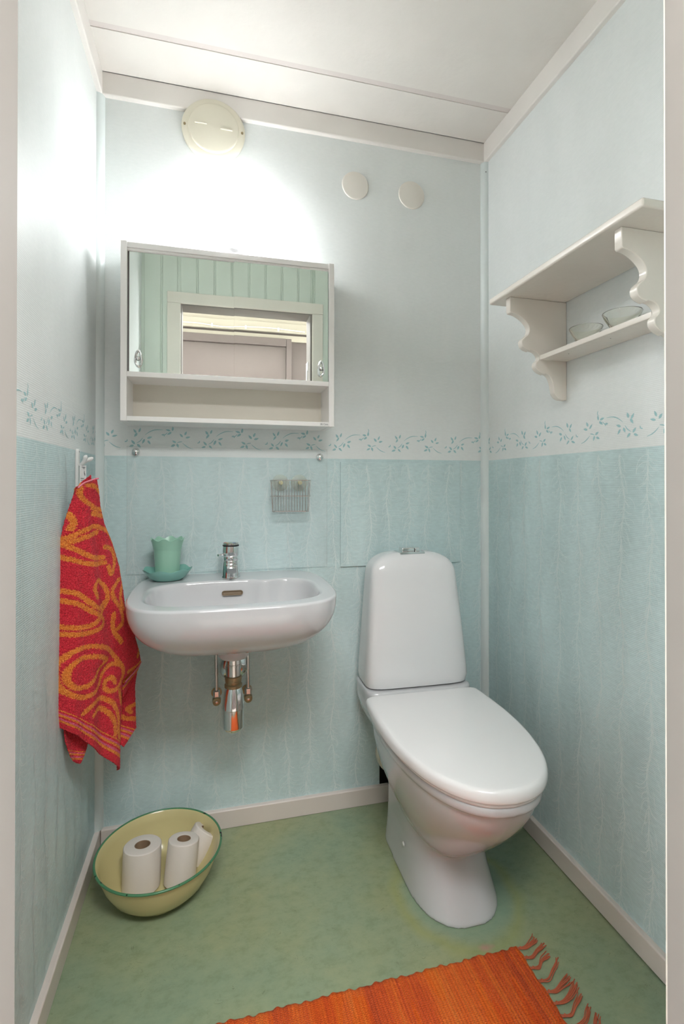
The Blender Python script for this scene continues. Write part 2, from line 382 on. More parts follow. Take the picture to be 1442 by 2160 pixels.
# cornices, corner strips, skirting
def bar(name, mt, prof, ax, a, b):
    return struct(MB().prism(prof, ax, a, b).build(name, mt, angle=40))
t = .015
def prof_board(z0, z1, t, sgn, base, top_round=.004):
    # cross section (horizontal, z); sgn points into the room
    q = [(base, z0), (base+sgn*t, z0)] + [(base+sgn*(t-top_round+top_round*math.cos(a)), z1-top_round+top_round*math.sin(a)) for a in np.linspace(0, PI/2, 6)] + [(base, z1)]
    return q
def prof_corn(z0, z1, t, sgn, base, r=.004):
    return [(base, z1), (base+sgn*t, z1)] + [(base+sgn*(t-r+r*math.cos(a)), z0+r-r*math.sin(a)) for a in np.linspace(0, PI/2, 6)] + [(base, z0)]
bar('trim_1', 'trim', prof_corn(HT, H-.0005, t, -1, 0), 0, 0, W)
bar('trim_2', 'trim', prof_corn(HT, H, t, 1, 0), 1, YF, -.001)
bar('trim_3', 'trim', prof_corn(HT, H, t, -1, W), 1, YF, -.001)
def quarter(name, cx, sg):
    pts = [(cx, 0)] + [(cx+sg*.020*math.cos(a), -.020*math.sin(a)) for a in np.linspace(0, PI/2, 8)]
    mb = MB(); mb.prism(pts, 2, HB, HT+.004)
    if sg < 0: mb.lathe([(0, -.0222), (.0016, -.0215), (.002, -.020)], (cx-.010, 0, 2.165), 10, 'y', mi=1)
    return struct(mb.build(name, ['strip', 'ink'], angle=30))
quarter('trim_4', 0, 1); quarter('trim_5', W, -1)
mb = MB(); pb = prof_board(.0012, HB, .014, -1, 0)
mb.prism(pb, 0, .016, .90).prism(pb, 0, .985, W); struct(mb.build('baseboard_back', 'base', angle=40))
bar('baseboard_left', 'base', prof_board(.0012, HB, .014, 1, 0), 1, YF, -.0005)
bar('baseboard_right', 'base', prof_board(.004, HB, .014, -1, W), 1, YF, -.015)
# front wall: beaded boards either side of and above the door opening
XL, XR, ZH = .182, .808, 1.925
mb = MB()
def boards(x0, x1, z0, z1):
    mb.box(x0, x1, YF-.10, YF-.004, z0, z1)
    x = x0
    grid = [k*.082+.012 for k in range(-2, 20)]
    cuts = sorted(g_ for g_ in grid if x0 < g_ < x1)
    edges = [x0]+cuts+[x1]
    for a, b_ in zip(edges[:-1], edges[1:]):
        if b_-a > .012:
            mb.box(a+.0012, b_-.0085, YF-.006, YF, z0, z1, .0012, seg=1); mb.box(b_-.0065, b_-.0012, YF-.006, YF, z0, z1, .0012, seg=1)
boards(0, XL-.012, 0, H); boards(XR+.012, W, 0, H); boards(XL-.012, XR+.012, ZH+.012, H)
struct(mb.build('wall_front', 'board', smooth=False))
# door frame: reveal, casings on both sides, hinge
dr_ = bpy.data.objects.new('door_1', None); COL.objects.link(dr_); dr_.location = (.49, -1.21, 0); struct(dr_)
mb = MB()
mb.box(XL-.02, XL, YF-.105, YF+.001, 0, ZH+.02, .0015).box(XR, XR+.02, YF-.105, YF+.001, 0, ZH+.02, .0015).box(XL-.02, XR+.02, YF-.105, YF+.001, ZH, ZH+.02, .0015)
mb.build('door_frame', 'reveal', dr_)
mb = MB()
for ya, yb in ((YF, YF+.013), (YF-.118, YF-.105)):
    mb.box(XL-.066, XL-.004, ya, yb, 0, ZH+.004, .003).box(XR+.010, XR+.064, ya, yb, 0, ZH+.004, .003).box(XL-.066, XR+.066, ya, yb, ZH+.004, ZH+.058, .003)
mb.build('door_casing', 'frame', dr_)
mb = MB(); mb.box(XR-.003, XR+.001, -1.262, -1.236, 1.60, 1.70, .001).box(XR-.003, XR+.001, -1.240, -1.216, 1.655, 1.70, .001)
for y_, z_ in ((-1.248, 1.688), (-1.232, 1.668), (-1.249, 1.612)): mb.lathe([(0, -.0045), (.003, -.004), (.0035, -.003)], (XR, y_, z_), 10, 'x', mi=1)
mb.build('hinge', ['plastic', 'ink'], dr_)
mb = MB(); mb.box(XL, XR, YF-.11, YF-.02, 0, .012, .003); mb.build('threshold', 'halltrim', dr_)
# the hall behind the camera (seen in the mirror)
YH = -2.42
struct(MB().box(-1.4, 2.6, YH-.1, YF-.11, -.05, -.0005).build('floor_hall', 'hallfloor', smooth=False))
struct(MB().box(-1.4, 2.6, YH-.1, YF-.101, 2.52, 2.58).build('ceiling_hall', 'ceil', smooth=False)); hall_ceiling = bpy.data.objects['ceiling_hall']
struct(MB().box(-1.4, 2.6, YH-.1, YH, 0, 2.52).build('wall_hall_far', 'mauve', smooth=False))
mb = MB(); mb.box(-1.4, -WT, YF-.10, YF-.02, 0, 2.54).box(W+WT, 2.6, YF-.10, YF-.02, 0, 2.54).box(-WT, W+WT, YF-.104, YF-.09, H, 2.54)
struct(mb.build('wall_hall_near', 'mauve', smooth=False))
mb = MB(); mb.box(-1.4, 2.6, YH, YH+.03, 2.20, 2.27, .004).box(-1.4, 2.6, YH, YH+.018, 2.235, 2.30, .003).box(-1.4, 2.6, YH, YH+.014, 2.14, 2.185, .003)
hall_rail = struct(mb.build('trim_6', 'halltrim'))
mb = MB(); mb.box(-.5, .86, YH, YH+.02, 0, 2.095, .003, mi=0).box(.861, .90, YH, YH+.035, 0, 2.155, .004, mi=0).box(-.5, .860, YH, YH+.035, 2.096, 2.155, .004, mi=0)
struct(mb.build('trim_7', ['mauve', 'frame']))
cab_ = MB(); cab_.tube(bez([(-.1, YH+.036, 2.215), (.2, YH+.036, 2.225), (.4, YH+.036, 2.212), (.7, YH+.036, 2.226), (1.0, YH+.036, 2.214)], 8), .003, 6)
wire = cab_.build('cable', 'cream', hall_rail)
for x in (.32, .56, .80): MB().box(x-.006, x+.006, YH+.0302, YH+.041, 2.208, 2.230, .002).build('cable_clip', 'plastic', wire)
o = MB().lathe([(0, 0), (.10, 0), (.155, .02), (.16, .04), (.15, .055), (0, .055)], (.45, -1.75, 2.465), 40).build('ceiling_lamp', 'filllamp', hall_ceiling)  # unseen lamp body, added to go with the hall fill

# ------------------------------------------------------------------ things on the back wall
v = thing('extract_vent', 'round cream ventilation cover with two screws, high on the back wall against the cornice', 'vent', (.330, 0, 2.152))
cx, cz = .330, 2.152
MB().lathe([(.0, -.002), (.094, -.002), (.095, -.014), (.090, -.0185), (.080, -.0200), (.076, -.0200), (.074, -.024), (.070, -.026), (.0, -.0285)], (cx, -.0005, cz), 64, 'y').build('cover', 'cream', v)
MB().box(cx-.056, cx-.020, -.0305, -.025, cz+.0045, cz+.0085, .0012).build('rib', 'cream', v); MB().box(cx+.020, cx+.056, -.0305, -.025, cz-.0035, cz+.0005, .0012).build('rib', 'cream', v)
for sx in (-1, 1): MB().lathe([(0, -.0235), (.0036, -.0225), (.0036, -.019)], (cx+sx*.0855, 0, cz+.001), 14, 'y').build('screw', 'brass', v)
for x, z, r_d, lb in ((.787, 2.056, .0465, 'flat round cream blanking cap on the back wall, nearer the lamp'), (.987, 2.053, .0475, 'flat round cream blanking cap on the back wall, nearer the right corner')):
    o = MB().lathe([(0, -.0052), (r_d-.004, -.005), (r_d-.001, -.0035), (r_d, -.0005)], (0, 0, 0), 56, 'y').build('blanking_disc', 'creamdisc'); o.location = (x, -.0002, z)
    tag(o, lb, 'cover', 'round caps on the back wall')
# lamp
l = thing('wall_lamp', 'lit white opal globe lamp on the back wall above the mirror cabinet', 'lamp', (.387, 0, 1.785))
prof = [(.026, -.134), (.027, -.110)] + [(.079*math.cos(a), .091*math.sin(a)) for a in np.linspace(-1.12, PI/2-.001, 26)]
MB().lathe([(r, h) for r, h in prof], (.387, -.090, 1.882), 56, cap0=True).build('globe', 'globe', l)
mb = MB(); mb.lathe([(.027, -.016), (.029, -.013), (.029, -.002), (.027, .0)], (.387, -.090, 1.748), 40, cap0=True, cap1=True)
mb.lathe([(.034, -.0005), (.034, -.008), (.022, -.013), (.009, -.02), (.009, -.085)], (.387, 0, 1.7455), 40, 'y', cap0=True, cap1=True); mb.build('lamp_base', 'porc', l)

# mirror cabinet
c = thing('mirror_cabinet', 'white wall cabinet with two sliding mirrors above an open shelf, over the washbasin', 'cabinet', (.384, 0, 1.235))
x0, x1, yf, z0, z1 = .084, .684, -.130, 1.235, 1.729; th_ = .0165
MB().box(x0, x0+th_, yf, -.001, z0, z1, .0012).build('side_panel', 'cab', c)
MB().box(x1-th_, x1, yf, -.001, z0, z1, .0012).build('side_panel', 'cab', c)
mb = MB(); mb.box(x0+th_, x1-th_, yf+.003, -.001, z1-.0165, z1-.0015, .001); mb.box(x0+th_, x1-th_, yf+.006, -.108, z1-.0235, z1-.0165, .0008); mb.build('top_panel', 'cab', c)
MB().box(x0+th_, x1-th_, yf+.001, -.001, z0+.0005, z0+.0135, .001).build('bottom_panel', 'cab', c)
MB().box(x0+th_, x1-th_, yf+.001, -.012, 1.357, 1.371, .001).build('middle_shelf', 'cab', c)
MB().box(x0+th_, x1-th_, -.016, -.010, z0+.0135, z1-.017).build('back_panel', 'cabin', c)
dark = MB().box(x0+th_, x0+th_+.0045, -.118, -.100, 1.371, z1-.024).build('door_seal', 'ink', c)
for a, b_, ya in ((x0+th_+.0045, .3895, -.1195), (.388, x1-th_-.0015, -.1245)):
    d = MB().box(a, b_, ya, ya+.004, 1.3712, z1-.0235).build('mirror_door', 'mirror', c, smooth=False)
    hx = a+.024 if a < .2 else b_-.022
    hb_ = MB()
    hb_.lathe([(.0, -.0055), (.0045, -.005), (.0062, -.0025), (.0066, 0)], (hx, ya, 1.409), 24, 'y')
    rings = []
    for k in range(28):     # raised teardrop ring
        aa = 2*PI*k/28; rr = .0078*math.cos(aa) if math.cos(aa) > 0 else .0078*math.cos(aa)
        zz = 1.409+.0215*math.sin(aa); xx = hx+rr*(1.0-.25*math.sin(aa))
        rings.append([(xx+.0028*math.cos(q)*math.cos(aa), ya-.0045-.0045*math.sin(q), zz+.0028*math.cos(q)*math.sin(aa)) for q in np.linspace(0, 2*PI, 9)[:-1]])
    hb_.loft(rings+[rings[0]], False, False); hb_.build('door_pull', 'chrome', d)
mb = MB(); mb.box(.640, .6655, yf+.0002, yf+.0014, z0+.0025, z0+.0118); lab = mb.build('maker_label', 'plastic', c); lab['label'] = 'small white sticker with grey lettering'
txt('ifö Casa', .0072, (.6415, yf+.0001, z0+.0048), (PI/2, 0, 0), 'lettering', 'ink', lab, .0001)

# splash panel
p = thing('splash_panel', 'clear acrylic splash sheet on the back wall above the washbasin, held by two chrome screws', 'panel', (.386, 0, .79))
mb = MB(); mb.box(.0825, .690, -.0075, -.0045, .795, 1.1745); mb.m = [0 if abs(np.cross(np.array(mb.V[f[1]])-np.array(mb.V[f[0]]), np.array(mb.V[f[2]])-np.array(mb.V[f[1]])))[1] > 1e-3 else 1 for f in mb.F]
mb.build('sheet', ['acrylic', 'acryledge'], p, smooth=False)
for x, z in ((.1075, 1.1575), (.6655, 1.1505)): MB().lathe([(0, -.0155), (.006, -.0145), (.0105, -.0115), (.0115, -.0085), (.0115, -.0005)], (x, 0, z), 28, 'y').build('screw_cap', 'chrome', p)
# papered hatch above the toilet
mb = MB(); mb.box(.7355, 1.1665, -.0065, -.0008, .790, 1.1355, .0012, mi=0)
for P in swags(lambda h, z: (h, -.0069, z), .74, 1.162, random.Random(3)):
    if all(.795 < q[2] < 1.131 for q in P): mb.add([(a_, b_-.00003-(len(mb.F)*7 % 61)*5e-6, c_) for a_, b_, c_ in P], [range(4)], 1)
tag(mb.build('wall_hatch', ['paper_low', 'swag'], smooth=False), 'square access panel covered in the same turquoise wallpaper, on the back wall above the toilet', 'panel')

# wire basket
b = thing('wire_basket', 'small chrome wire basket on two suction cups, stuck to the splash panel', 'basket', (.566, -.02, .972))
def loopring(z, w, d0, d1, inset=0):
    xa, xb = .566-w, .566+w; r = .012
    q = []
    for cx_, cy_, a0 in ((xb-r, d0-r, 0), (xa+r, d0-r, PI/2), (xa+r, d1+r, PI), (xb-r, d1+r, 1.5*PI)):
        for a in np.linspace(a0, a0+PI/2, 5): q.append((cx_+r*math.cos(a), cy_+r*math.sin(a), z))
    return q+[q[0]]
mb = MB()
for z, w, rr in ((1.074, .0625, .0013), (1.024, .0625, .0012), (.976, .055, .0012)): mb.tube(loopring(z, w, -.012, -.052), rr, 6, caps=False)
mb.build('wire_rim', 'steelwire', b)
mb = MB()
for k in range(13):
    x = .514+.104*k/12
    mb.tube([(x, -.053, 1.073), (x, -.0528, 1.0), (x, -.051, .976), (x, -.030, .9735), (x, -.013, .976), (x, -.0118, 1.0), (x, -.0118, 1.060)], .00075, 5)
for x in (.5045, .6275): mb.tube([(x, -.024, 1.074), (x+(.006 if x < .55 else -.006), -.024, .974)], .0009, 5)
for x in (.5045, .6275): mb.tube([(x, -.042, 1.074), (x+(.006 if x < .55 else -.006), -.042, .974)], .0009, 5)
mb.build('wire_mesh', 'steelwire', b)
for x in (.5365, .5975):
    q = MB().lathe([(0, -.0165), (.008, -.0155), (.012, -.0135), (.024, -.0095), (.0265, -.0085), (.0265, -.0080), (.010, -.0110), (0, -.012)], (x, 0, 1.066), 32, 'y').build('suction_cup', 'cup', b)
    MB().lathe([(0, -.029), (.0055, -.0285), (.0065, -.027), (.0065, -.016), (.004, -.0155)], (x, 0, 1.066), 20, 'y').build('knob', 'knob', q)

# ------------------------------------------------------------------ washbasin
sk = thing('washbasin', 'white porcelain wall-hung washbasin under the mirror cabinet', 'washbasin', (.385, 0, .60))
NB = 128
def outer(s, z, cyc=-.205):
    R = []
    for j in range(NB):
        a = 2*PI*j/NB
        x, y = sup(4.6, a, .260, .232, 0, -.226)
        # bowed sides and front
        x *= 1-.05*((y+.19)/.25)**2
        y -= .012*(1-(x/.26)**2) if y < -.25 else 0
        x2 = x*s; y2 = cyc+(y-cyc)*s
        if y > -.004 and s > .9: y2 = -.0006
        R.append((.385+x2, min(y2, -.0006), z))
    return R
def inner(s, z, sh=0.):
    R = []
    for j in range(NB):
        a = 2*PI*j/NB
        x, y = sup(3.4, a, .218, .148, 0, -.278)
        x *= 1+.02*((y+.28)/.15)
        if y > -.30:
            k = 1/(1+math.exp(-(x-.068)/.006)); k2 = 1/(1+math.exp(-(x-.125)/.012))
            f = min(1, max(0, (y+.30)/.12)); y += f*(-.020*k+.030*k2) - f*.010*(1-k)*0
        cx_, cy_ = 0, -.285
        R.append((.385+cx_+(x-cx_)*s, cy_+(y-cy_)*s+sh, z))
    return R
ZT = .7865
rings = []
BD = .165
for u in list(np.linspace(1, .08, 26)):
    s = (1-u**2.35)**(1/2.1) if u < 1 else .0
    s = max(s, .16)
    rings.append(outer(s, ZT-.006-(BD-.006)*u, -.205+.035*(u)))
rings += [outer(1, ZT-.0065, 0), outer(.999, ZT-.003, 0), outer(.992, ZT-.0008, 0), outer(.982, ZT, 0)]
rings += [inner(1.03, ZT+.0002), inner(1.0, ZT-.0012), inner(.982, ZT-.005), inner(.965, ZT-.014), inner(.94, ZT-.035), inner(.90, ZT-.065), inner(.82, ZT-.092), inner(.68, ZT-.106), inner(.40, ZT-.113), inner(.12, ZT-.116)]
MB().loft(rings).build('basin', 'porc', sk, angle=60)
mb = MB(); mb.lathe([(.046, ZT-BD+.012), (.044, ZT-BD-.012), (.041, ZT-BD-.024), (.036, ZT-BD-.030)], (.385, -.205, 0), 40, cap1=True); mb.build('drain_boss', 'porc', sk)
# overflow slot
def stad(hx, hz, y, n=16):
    q = [(hx-hz+hz*math.cos(a), hz*math.sin(a)) for a in np.linspace(-PI/2, PI/2, n)]+[(-hx+hz+hz*math.cos(a), hz*math.sin(a)) for a in np.linspace(PI/2, 1.5*PI, n)]
    return [(.3835+x, y+.30*z, .7525+z) for x, z in q]
MB().loft([stad(.0295, .0068, -.1448), stad(.0285, .0060, -.1466), stad(.0265, .0046, -.1462), stad(.0250, .0036, -.1440)], False, True).build('overflow_slot', 'brownhole', sk)
# chrome drain in the bowl
MB().lathe([(.0, .672), (.012, .6725), (.028, .674), (.031, .6715)], (.385, -.285, 0), 30).build('drain_ring', 'chrome', sk)

# tap
tp = thing('tap', 'short chrome mixer tap on the back ledge of the washbasin', 'tap', (.381, -.080, ZT))
tx, ty = .381, -.080
MB().lathe([(.0275, ZT), (.0275, ZT+.003), (.0262, ZT+.006), (.0248, ZT+.030), (.0235, ZT+.045), (.0200, ZT+.052)], (tx, ty, 0), 40, cap0=True, cap1=True).build('tap_body', 'chrome', tp)
MB().lathe([(.0205, ZT+.048), (.0225, ZT+.052), (.0228, ZT+.060), (.0215, ZT+.0625), (.0235, ZT+.066), (.0245, ZT+.078), (.0235, ZT+.092)], (tx, ty, 0), 40, cap0=True, cap1=True).build('tap_handle', 'chrome', tp)
MB().lathe([(.0232, ZT+.0915), (.0240, ZT+.0925), (.0240, ZT+.0950), (.0232, ZT+.096)], (tx, ty, 0), 40, cap0=True, cap1=True).build('sealing_ring', 'black', tp)
mb = MB(); mb.lathe([(.0226, ZT+.096), (.0226, ZT+.1005), (.0210, ZT+.102), (.0, ZT+.102)], (tx, ty, 0), 40, cap0=True)
cap_ = mb.build('tap_cap', 'dullchrome', tp)
for k, (cname, a0) in enumerate((('red', 2.9), ('yellow', 3.75), ('green', 4.35), ('blue', 5.0))):
    q = []
    arc = [(tx+r*math.cos(a), ty+r*math.sin(a), ZT+.1024) for r, A_ in ((.0205, np.linspace(a0, a0+.55, 6)), (.0125, np.linspace(a0+.55, a0, 6))) for a in A_]
    mesh('colour_mark', arc, [range(12)], cname, cap_, False)
mb = MB()
mb.loft([[(tx+sx_*w_, y_, z_) for sx_, z_ in ((-1, zb), (1, zb), (1, zt_), (-1, zt_))] for y_, w_, zb, zt_ in ((ty-.012, .0165, ZT+.020, ZT+.050), (ty-.032, .0150, ZT+.022, ZT+.046), (ty-.055, .0135, ZT+.022, ZT+.040), (ty-.068, .0125, ZT+.022, ZT+.036))])
mb.build('spout', 'chrome', tp, angle=50)
MB().lathe([(.0105, ZT+.024), (.0105, ZT+.012), (.0090, ZT+.010)], (tx, ty-.056, 0), 24, cap0=True, cap1=True).build('aerator', 'chrome', tp)
MB().tube(bez([(tx-.018, ty-.006, ZT+.066), (tx-.026, ty-.012, ZT+.069), (tx-.037, ty-.020, ZT+.068)], 4), [.0030]*4+[.0026]*4+[.0034], 10).build('tap_lever', 'chrome', tp)

# bottle trap and wall flange
tr = thing('bottle_trap', 'chrome bottle trap hanging below the washbasin', 'trap', (.384, -.205, .39))
bx, by = .384, -.205
MB().lathe([(.0195, .590), (.0195, .574), (.0205, .573), (.0205, .570), (.0195, .569), (.0195, .540)], (bx, by, 0), 32, cap0=True, cap1=True).build('inlet_pipe', 'dullchrome', tr)
MB().lathe([(.0205, .542), (.0225, .540), (.0225, .531), (.0215, .530), (.0222, .528), (.0215, .524), (.0205, .521), (.0235, .518), (.0235, .511), (.020, .509)], (bx, by, 0), 32, cap0=True, cap1=True).build('union_nut', 'brass', tr)
MB().lathe([(.0200, .511), (.0225, .507), (.0255, .495), (.0290, .468), (.0302, .458), (.0302, .455), (.0285, .453)], (bx, by, 0), 40, cap0=True, cap1=True).build('trap_body', 'chrome', tr)
MB().lathe([(.0288, .4545), (.0288, .405), (.0270, .399), (.0215, .3935), (.0190, .3925), (0, .3925)], (bx, by, 0), 40, cap0=True).build('trap_cup', 'chrome', tr)
MB().tube([(bx, by+.018, .494), (bx, -.14, .494), (bx, -.06, .494), (bx, -.012, .494)], .0155, 24).build('outlet_pipe', 'chrome', tr)
MB().lathe([(.0445, -.0005), (.0440, -.004), (.0400, -.010), (.028, -.017), (.018, -.019)], (.393, 0, .494), 44, 'y', cap1=True).build('wall_flange', 'chrome', tr)
for x, zv, zt_, lb in ((.341, .4175, .605, 'thin chrome water supply pipe with valve, left of the bottle trap'), (.4335, .4170, .605, 'thin chrome water supply pipe with valve, right of the bottle trap')):
    s_ = thing('supply_pipe', lb, 'pipe', (x, -.06, zv), 'supply pipes under the washbasin')
    MB().tube([(x-.002, -.060, zt_), (x-.001, -.060, zv+.10), (x, -.060, zv+.018)], .0052, 14).build('pipe', 'dullchrome', s_)
    q = MB().lathe([(.0085, zv+.030), (.0105, zv+.028), (.0105, zv+.010), (.0095, zv+.008)], (x, -.060, 0), 6, cap0=True, cap1=True).build('compression_nut', 'dullchrome', s_, smooth=False)
    mb = MB(); mb.lathe([(.006, -.076), (.0115, -.073), (.0125, -.066), (.0125, -.052), (.0095, -.045), (.0085, -.004), (.016, -.003), (.016, -.0005)], (x, 0, zv), 24, 'y', cap0=True, cap1=True)
    mb.build('valve_body', 'brass', s_)
    MB().lathe([(0, -.0775), (.0035, -.077), (.004, -.0755)], (x, 0, zv), 12, 'y').build('valve_screw', 'dullchrome', s_)

# cup and saucer
NZ = 96
def ruff(r, z, amp, k, ph, c_, wob=0):
    return [(c_[0]+(r+wob*math.cos(k*2*PI*j/NZ+ph))*math.cos(2*PI*j/NZ), c_[1]+(r+wob*math.cos(k*2*PI*j/NZ+ph))*math.sin(2*PI*j/NZ), z+amp*math.cos(k*2*PI*j/NZ+ph)) for j in range(NZ)]
sc_ = (.203, -.078)
rg = [ruff(.034, ZT+.0008, 0, 8, 0, sc_), ruff(.040, ZT+.0015, 0, 8, 0, sc_), ruff(.052, ZT+.010, .0006, 7, 0, sc_), ruff(.0625, ZT+.024, .0022, 7, 0, sc_, .001), ruff(.0670, ZT+.031, .0028, 7, 0, sc_, .0015), ruff(.0668, ZT+.0325, .0028, 7, 0, sc_, .0015),
      ruff(.0615, ZT+.0265, .0022, 7, 0, sc_, .001), ruff(.050, ZT+.0125, .0006, 7, 0, sc_), ruff(.038, ZT+.0060, 0, 7, 0, sc_), ruff(.005, ZT+.0058, 0, 7, 0, sc_)]
tag(MB().loft(rg).build('saucer', 'aqua', angle=60), 'aqua ceramic saucer with a wavy rim on the left end of the washbasin ledge', 'saucer')
zc = ZT+.0065
rg = [ruff(.029, zc, 0, 1, 0, sc_), ruff(.0315, zc+.001, 0, 1, 0, sc_), ruff(.0335, zc+.020, 0, 1, 0, sc_), ruff(.0350, zc+.045, 0, 1, 0, sc_), ruff(.0368, zc+.072, 0, 1, 0, sc_), ruff(.0372, zc+.081, 0, 1, 0, sc_), ruff(.0392, zc+.084, 0, 1, 0, sc_), ruff(.0400, zc+.090, .0003, 8, 1, sc_, .0003),
      ruff(.0430, zc+.102, .0022, 8, 1, sc_, .0012), ruff(.0460, zc+.111, .0034, 8, 1, sc_, .0015), ruff(.0450, zc+.1120, .0034, 8, 1, sc_, .0015), ruff(.0408, zc+.102, .002, 8, 1, sc_, .001), ruff(.0370, zc+.086, 0, 8, 1, sc_), ruff(.0345, zc+.070, 0, 1, 0, sc_), ruff(.031, zc+.012, 0, 1, 0, sc_), ruff(.004, zc+.005, 0, 1, 0, sc_)]
tag(MB().loft(rg).build('tumbler', 'mint', angle=60), 'mint green ceramic tumbler with a ruffled rim standing in the aqua saucer', 'tumbler')

# ------------------------------------------------------------------ toilet
tt = thing('toilet', 'white porcelain toilet with closed lid against the back wall', 'toilet', (.945, -.02, 0))
TX = .9445; RT = math.radians(-1.6)
def Tr(x, y, z):
    yy = y+.18; c_, s_ = math.cos(RT), math.sin(RT)
    return (TX+x*c_-yy*s_*1.0, -.18+x*s_+yy*c_, z)
NT = 96
OUT = [(0, -.176), (.06, -.176), (.12, -.178), (.160, -.182), (.176, -.190), (.1805, -.206), (.184, -.24), (.187, -.30), (.1875, -.36), (.183, -.43), (.172, -.50), (.152, -.57), (.122, -.628), (.085, -.668), (.043, -.690), (0, -.697)]
half = bez(OUT, 6); full = half+[(-x, y) for x, y in half[-2:0:-1]]
def ring(sx, sy, cy, z, dx=0, pts=full):
    return [Tr(dx+x*sx, cy+(y-cy)*sy, z) for x, y in pts]
def inset(pts, d):
    n = len(pts); o = []
    for i in range(n):
        a, b_ = np.array(pts[i-1]), np.array(pts[(i+1) % n]); t_ = b_-a; t_ = t_/max(1e-9, np.hypot(*t_)); nn = np.array([-t_[1], t_[0]])
        p_ = np.array(pts[i]); q = p_+nn*d
        o.append(tuple(q))
    return o
# orientation test so that inset() goes inwards
tst = inset(full, .01); SG = 1 if sum(abs(x) for x, y in tst) < sum(abs(x) for x, y in full) else -1
def off(d, z, crown=0):
    return [Tr(x, y, z) for x, y in inset(full, SG*d)]
ZL = .434
MB().loft([off(.010, ZL-.030), off(.003, ZL-.0285), off(.0008, ZL-.025), off(0, ZL-.018), off(.0008, ZL-.0105), off(.003, ZL-.0055), off(.0055, ZL-.0035), ring(.955, .972, -.42, ZL-.0013), ring(.93, .955, -.42, ZL-.0003), ring(.88, .92, -.42, ZL)] + [ring(s, s, -.42, ZL+.0012*(1-s)) for s in (.78, .5, .2)]).build('lid', 'seat', tt, angle=60)
MB().loft([ring(.90, .94, -.43, ZL-.040), ring(.94, .965, -.43, ZL-.039), ring(.95, .972, -.43, ZL-.035), ring(.94, .965, -.43, ZL-.0305)]).build('seat_ring', 'seat', tt, angle=60)
# ceramic body: rim, bowl and pedestal melted together
def oval(hw, yb, yf, z, n_=2.4, n=64, nb=None):
    R = []
    cy_ = (yb+yf)/2; hy = (yb-yf)/2
    for j in range(n):
        a = 2*PI*j/n; c_, s_ = math.cos(a), math.sin(a); m_ = (nb or n_) if s_ > 0 else n_
        R.append(Tr(hw*math.copysign(abs(c_)**(2/m_), c_), cy_+hy*math.copysign(abs(s_)**(2/m_), s_), z))
    return R
mb = MB()
# pedestal with flaring foot
ped = [(.1165, -.150, -.516, 0, 2.5), (.1160, -.150, -.514, .008, 2.5), (.1120, -.150, -.495, .035, 2.5), (.1080, -.150, -.470, .07, 2.5), (.1050, -.150, -.448, .11, 2.5), (.1045, -.150, -.435, .145, 2.5), (.1045, -.150, -.435, .20, 2.6), (.108, -.15, -.44, .30, 2.8), (.112, -.15, -.45, .385, 3)]
mb.loft([oval(hw, yb, yf, z, n_, nb=9) for hw, yb, yf, z, n_ in ped])
bowl = [(.030, -.30, -.405, .102), (.068, -.27, -.448, .120), (.096, -.24, -.487, .150), (.119, -.22, -.533, .190), (.139, -.21, -.580, .235), (.1545, -.20, -.622, .280), (.1645, -.195, -.652, .320), (.1695, -.195, -.668, .350), (.1705, -.195, -.674, .376)]
def bring(hw, yb, yf, z):
    return [Tr(x*hw/.1875, yb+(y+.176)*(yb-yf)/.521, z) for x, y in full]
mb.loft([bring(*q) for q in bez(bowl, 5)])
def offr(d, z): return [Tr(x, min(y, -.19), z) for x, y in inset(full, SG*d)]
mb.loft([ring(.87, .92, -.43, .368), ring(.915, .950, -.43, .3715), ring(.932, .963, -.43, .3745), ring(.936, .966, -.43, .381), ring(.936, .966, -.43, .392), ring(.925, .96, -.43, .3955)])
# rear deck under the cistern
def rbox(hw, yb, yf, z, n_=7): return oval(hw, yb, yf, z, n_)
mb.loft([rbox(.085, -.030, -.25, .25), rbox(.125, -.022, -.26, .30), rbox(.158, -.020, -.27, .350), rbox(.170, -.018, -.28, .385), rbox(.172, -.018, -.28, .400), rbox(.170, -.02, -.195, .4045), rbox(.170, -.02, -.192, .436), rbox(.166, -.024, -.188, .440)])
body = mb.build('bowl', 'porc', tt, angle=180)
rm = body.modifiers.new('melt', 'REMESH'); rm.mode = 'VOXEL'; rm.voxel_size = .0034; rm.use_smooth_shade = True
sm = body.modifiers.new('soften', 'SMOOTH'); sm.factor = .5; sm.iterations = 12
# cistern
rings = []
def cis(z):
    k = min(1, max(0, (z-.44)/.40))
    hw = .1700-.030*k**1.0-.004*k*k
    yf = -.1830+.046*k**1.3
    return hw, yf
for z in list(np.linspace(.4445, .775, 16))+[.775+.069*math.sin(a) for a in np.linspace(.1, PI/2-.02, 14)]:
    hw, yf = cis(z)
    ins = 0
    if z > .775:
        s_ = (z-.775)/.0695; ins = 1-math.sqrt(max(0, 1-s_**2.6)); 
    e0 = .006*max(0, 1-(z-.4445)/.012) if z < .4565 else 0
    rings.append(oval((hw-e0)*(1-ins*.62), -.022-ins*.030, yf+e0+ins*.045, z, 5.5-2.2*ins))
MB().loft(rings).build('cistern', 'cist', tt, angle=60)
fl_ = MB(); zf = .8425
c0 = Tr(-.002, -.083, zf)
fl_.box(c0[0]-.042, c0[0]+.042, c0[1]-.030, c0[1]+.030, zf-.004, zf+.0035, .002); fp = fl_.build('flush_plate', 'chrome', tt)
for a, b_ in ((-.030, .012), (.0135, .030)): MB().box(c0[0]+a, c0[0]+b_, c0[1]-.017, c0[1]+.017, zf+.002, zf+.0150, .003, seg=3).build('flush_button', 'chrome', fp)
MB().tube([(.925, -.16, .165), (.925, -.05, .165), (.925, .03, .165)], .058, 40).build('waste_pipe', 'cream', tt)
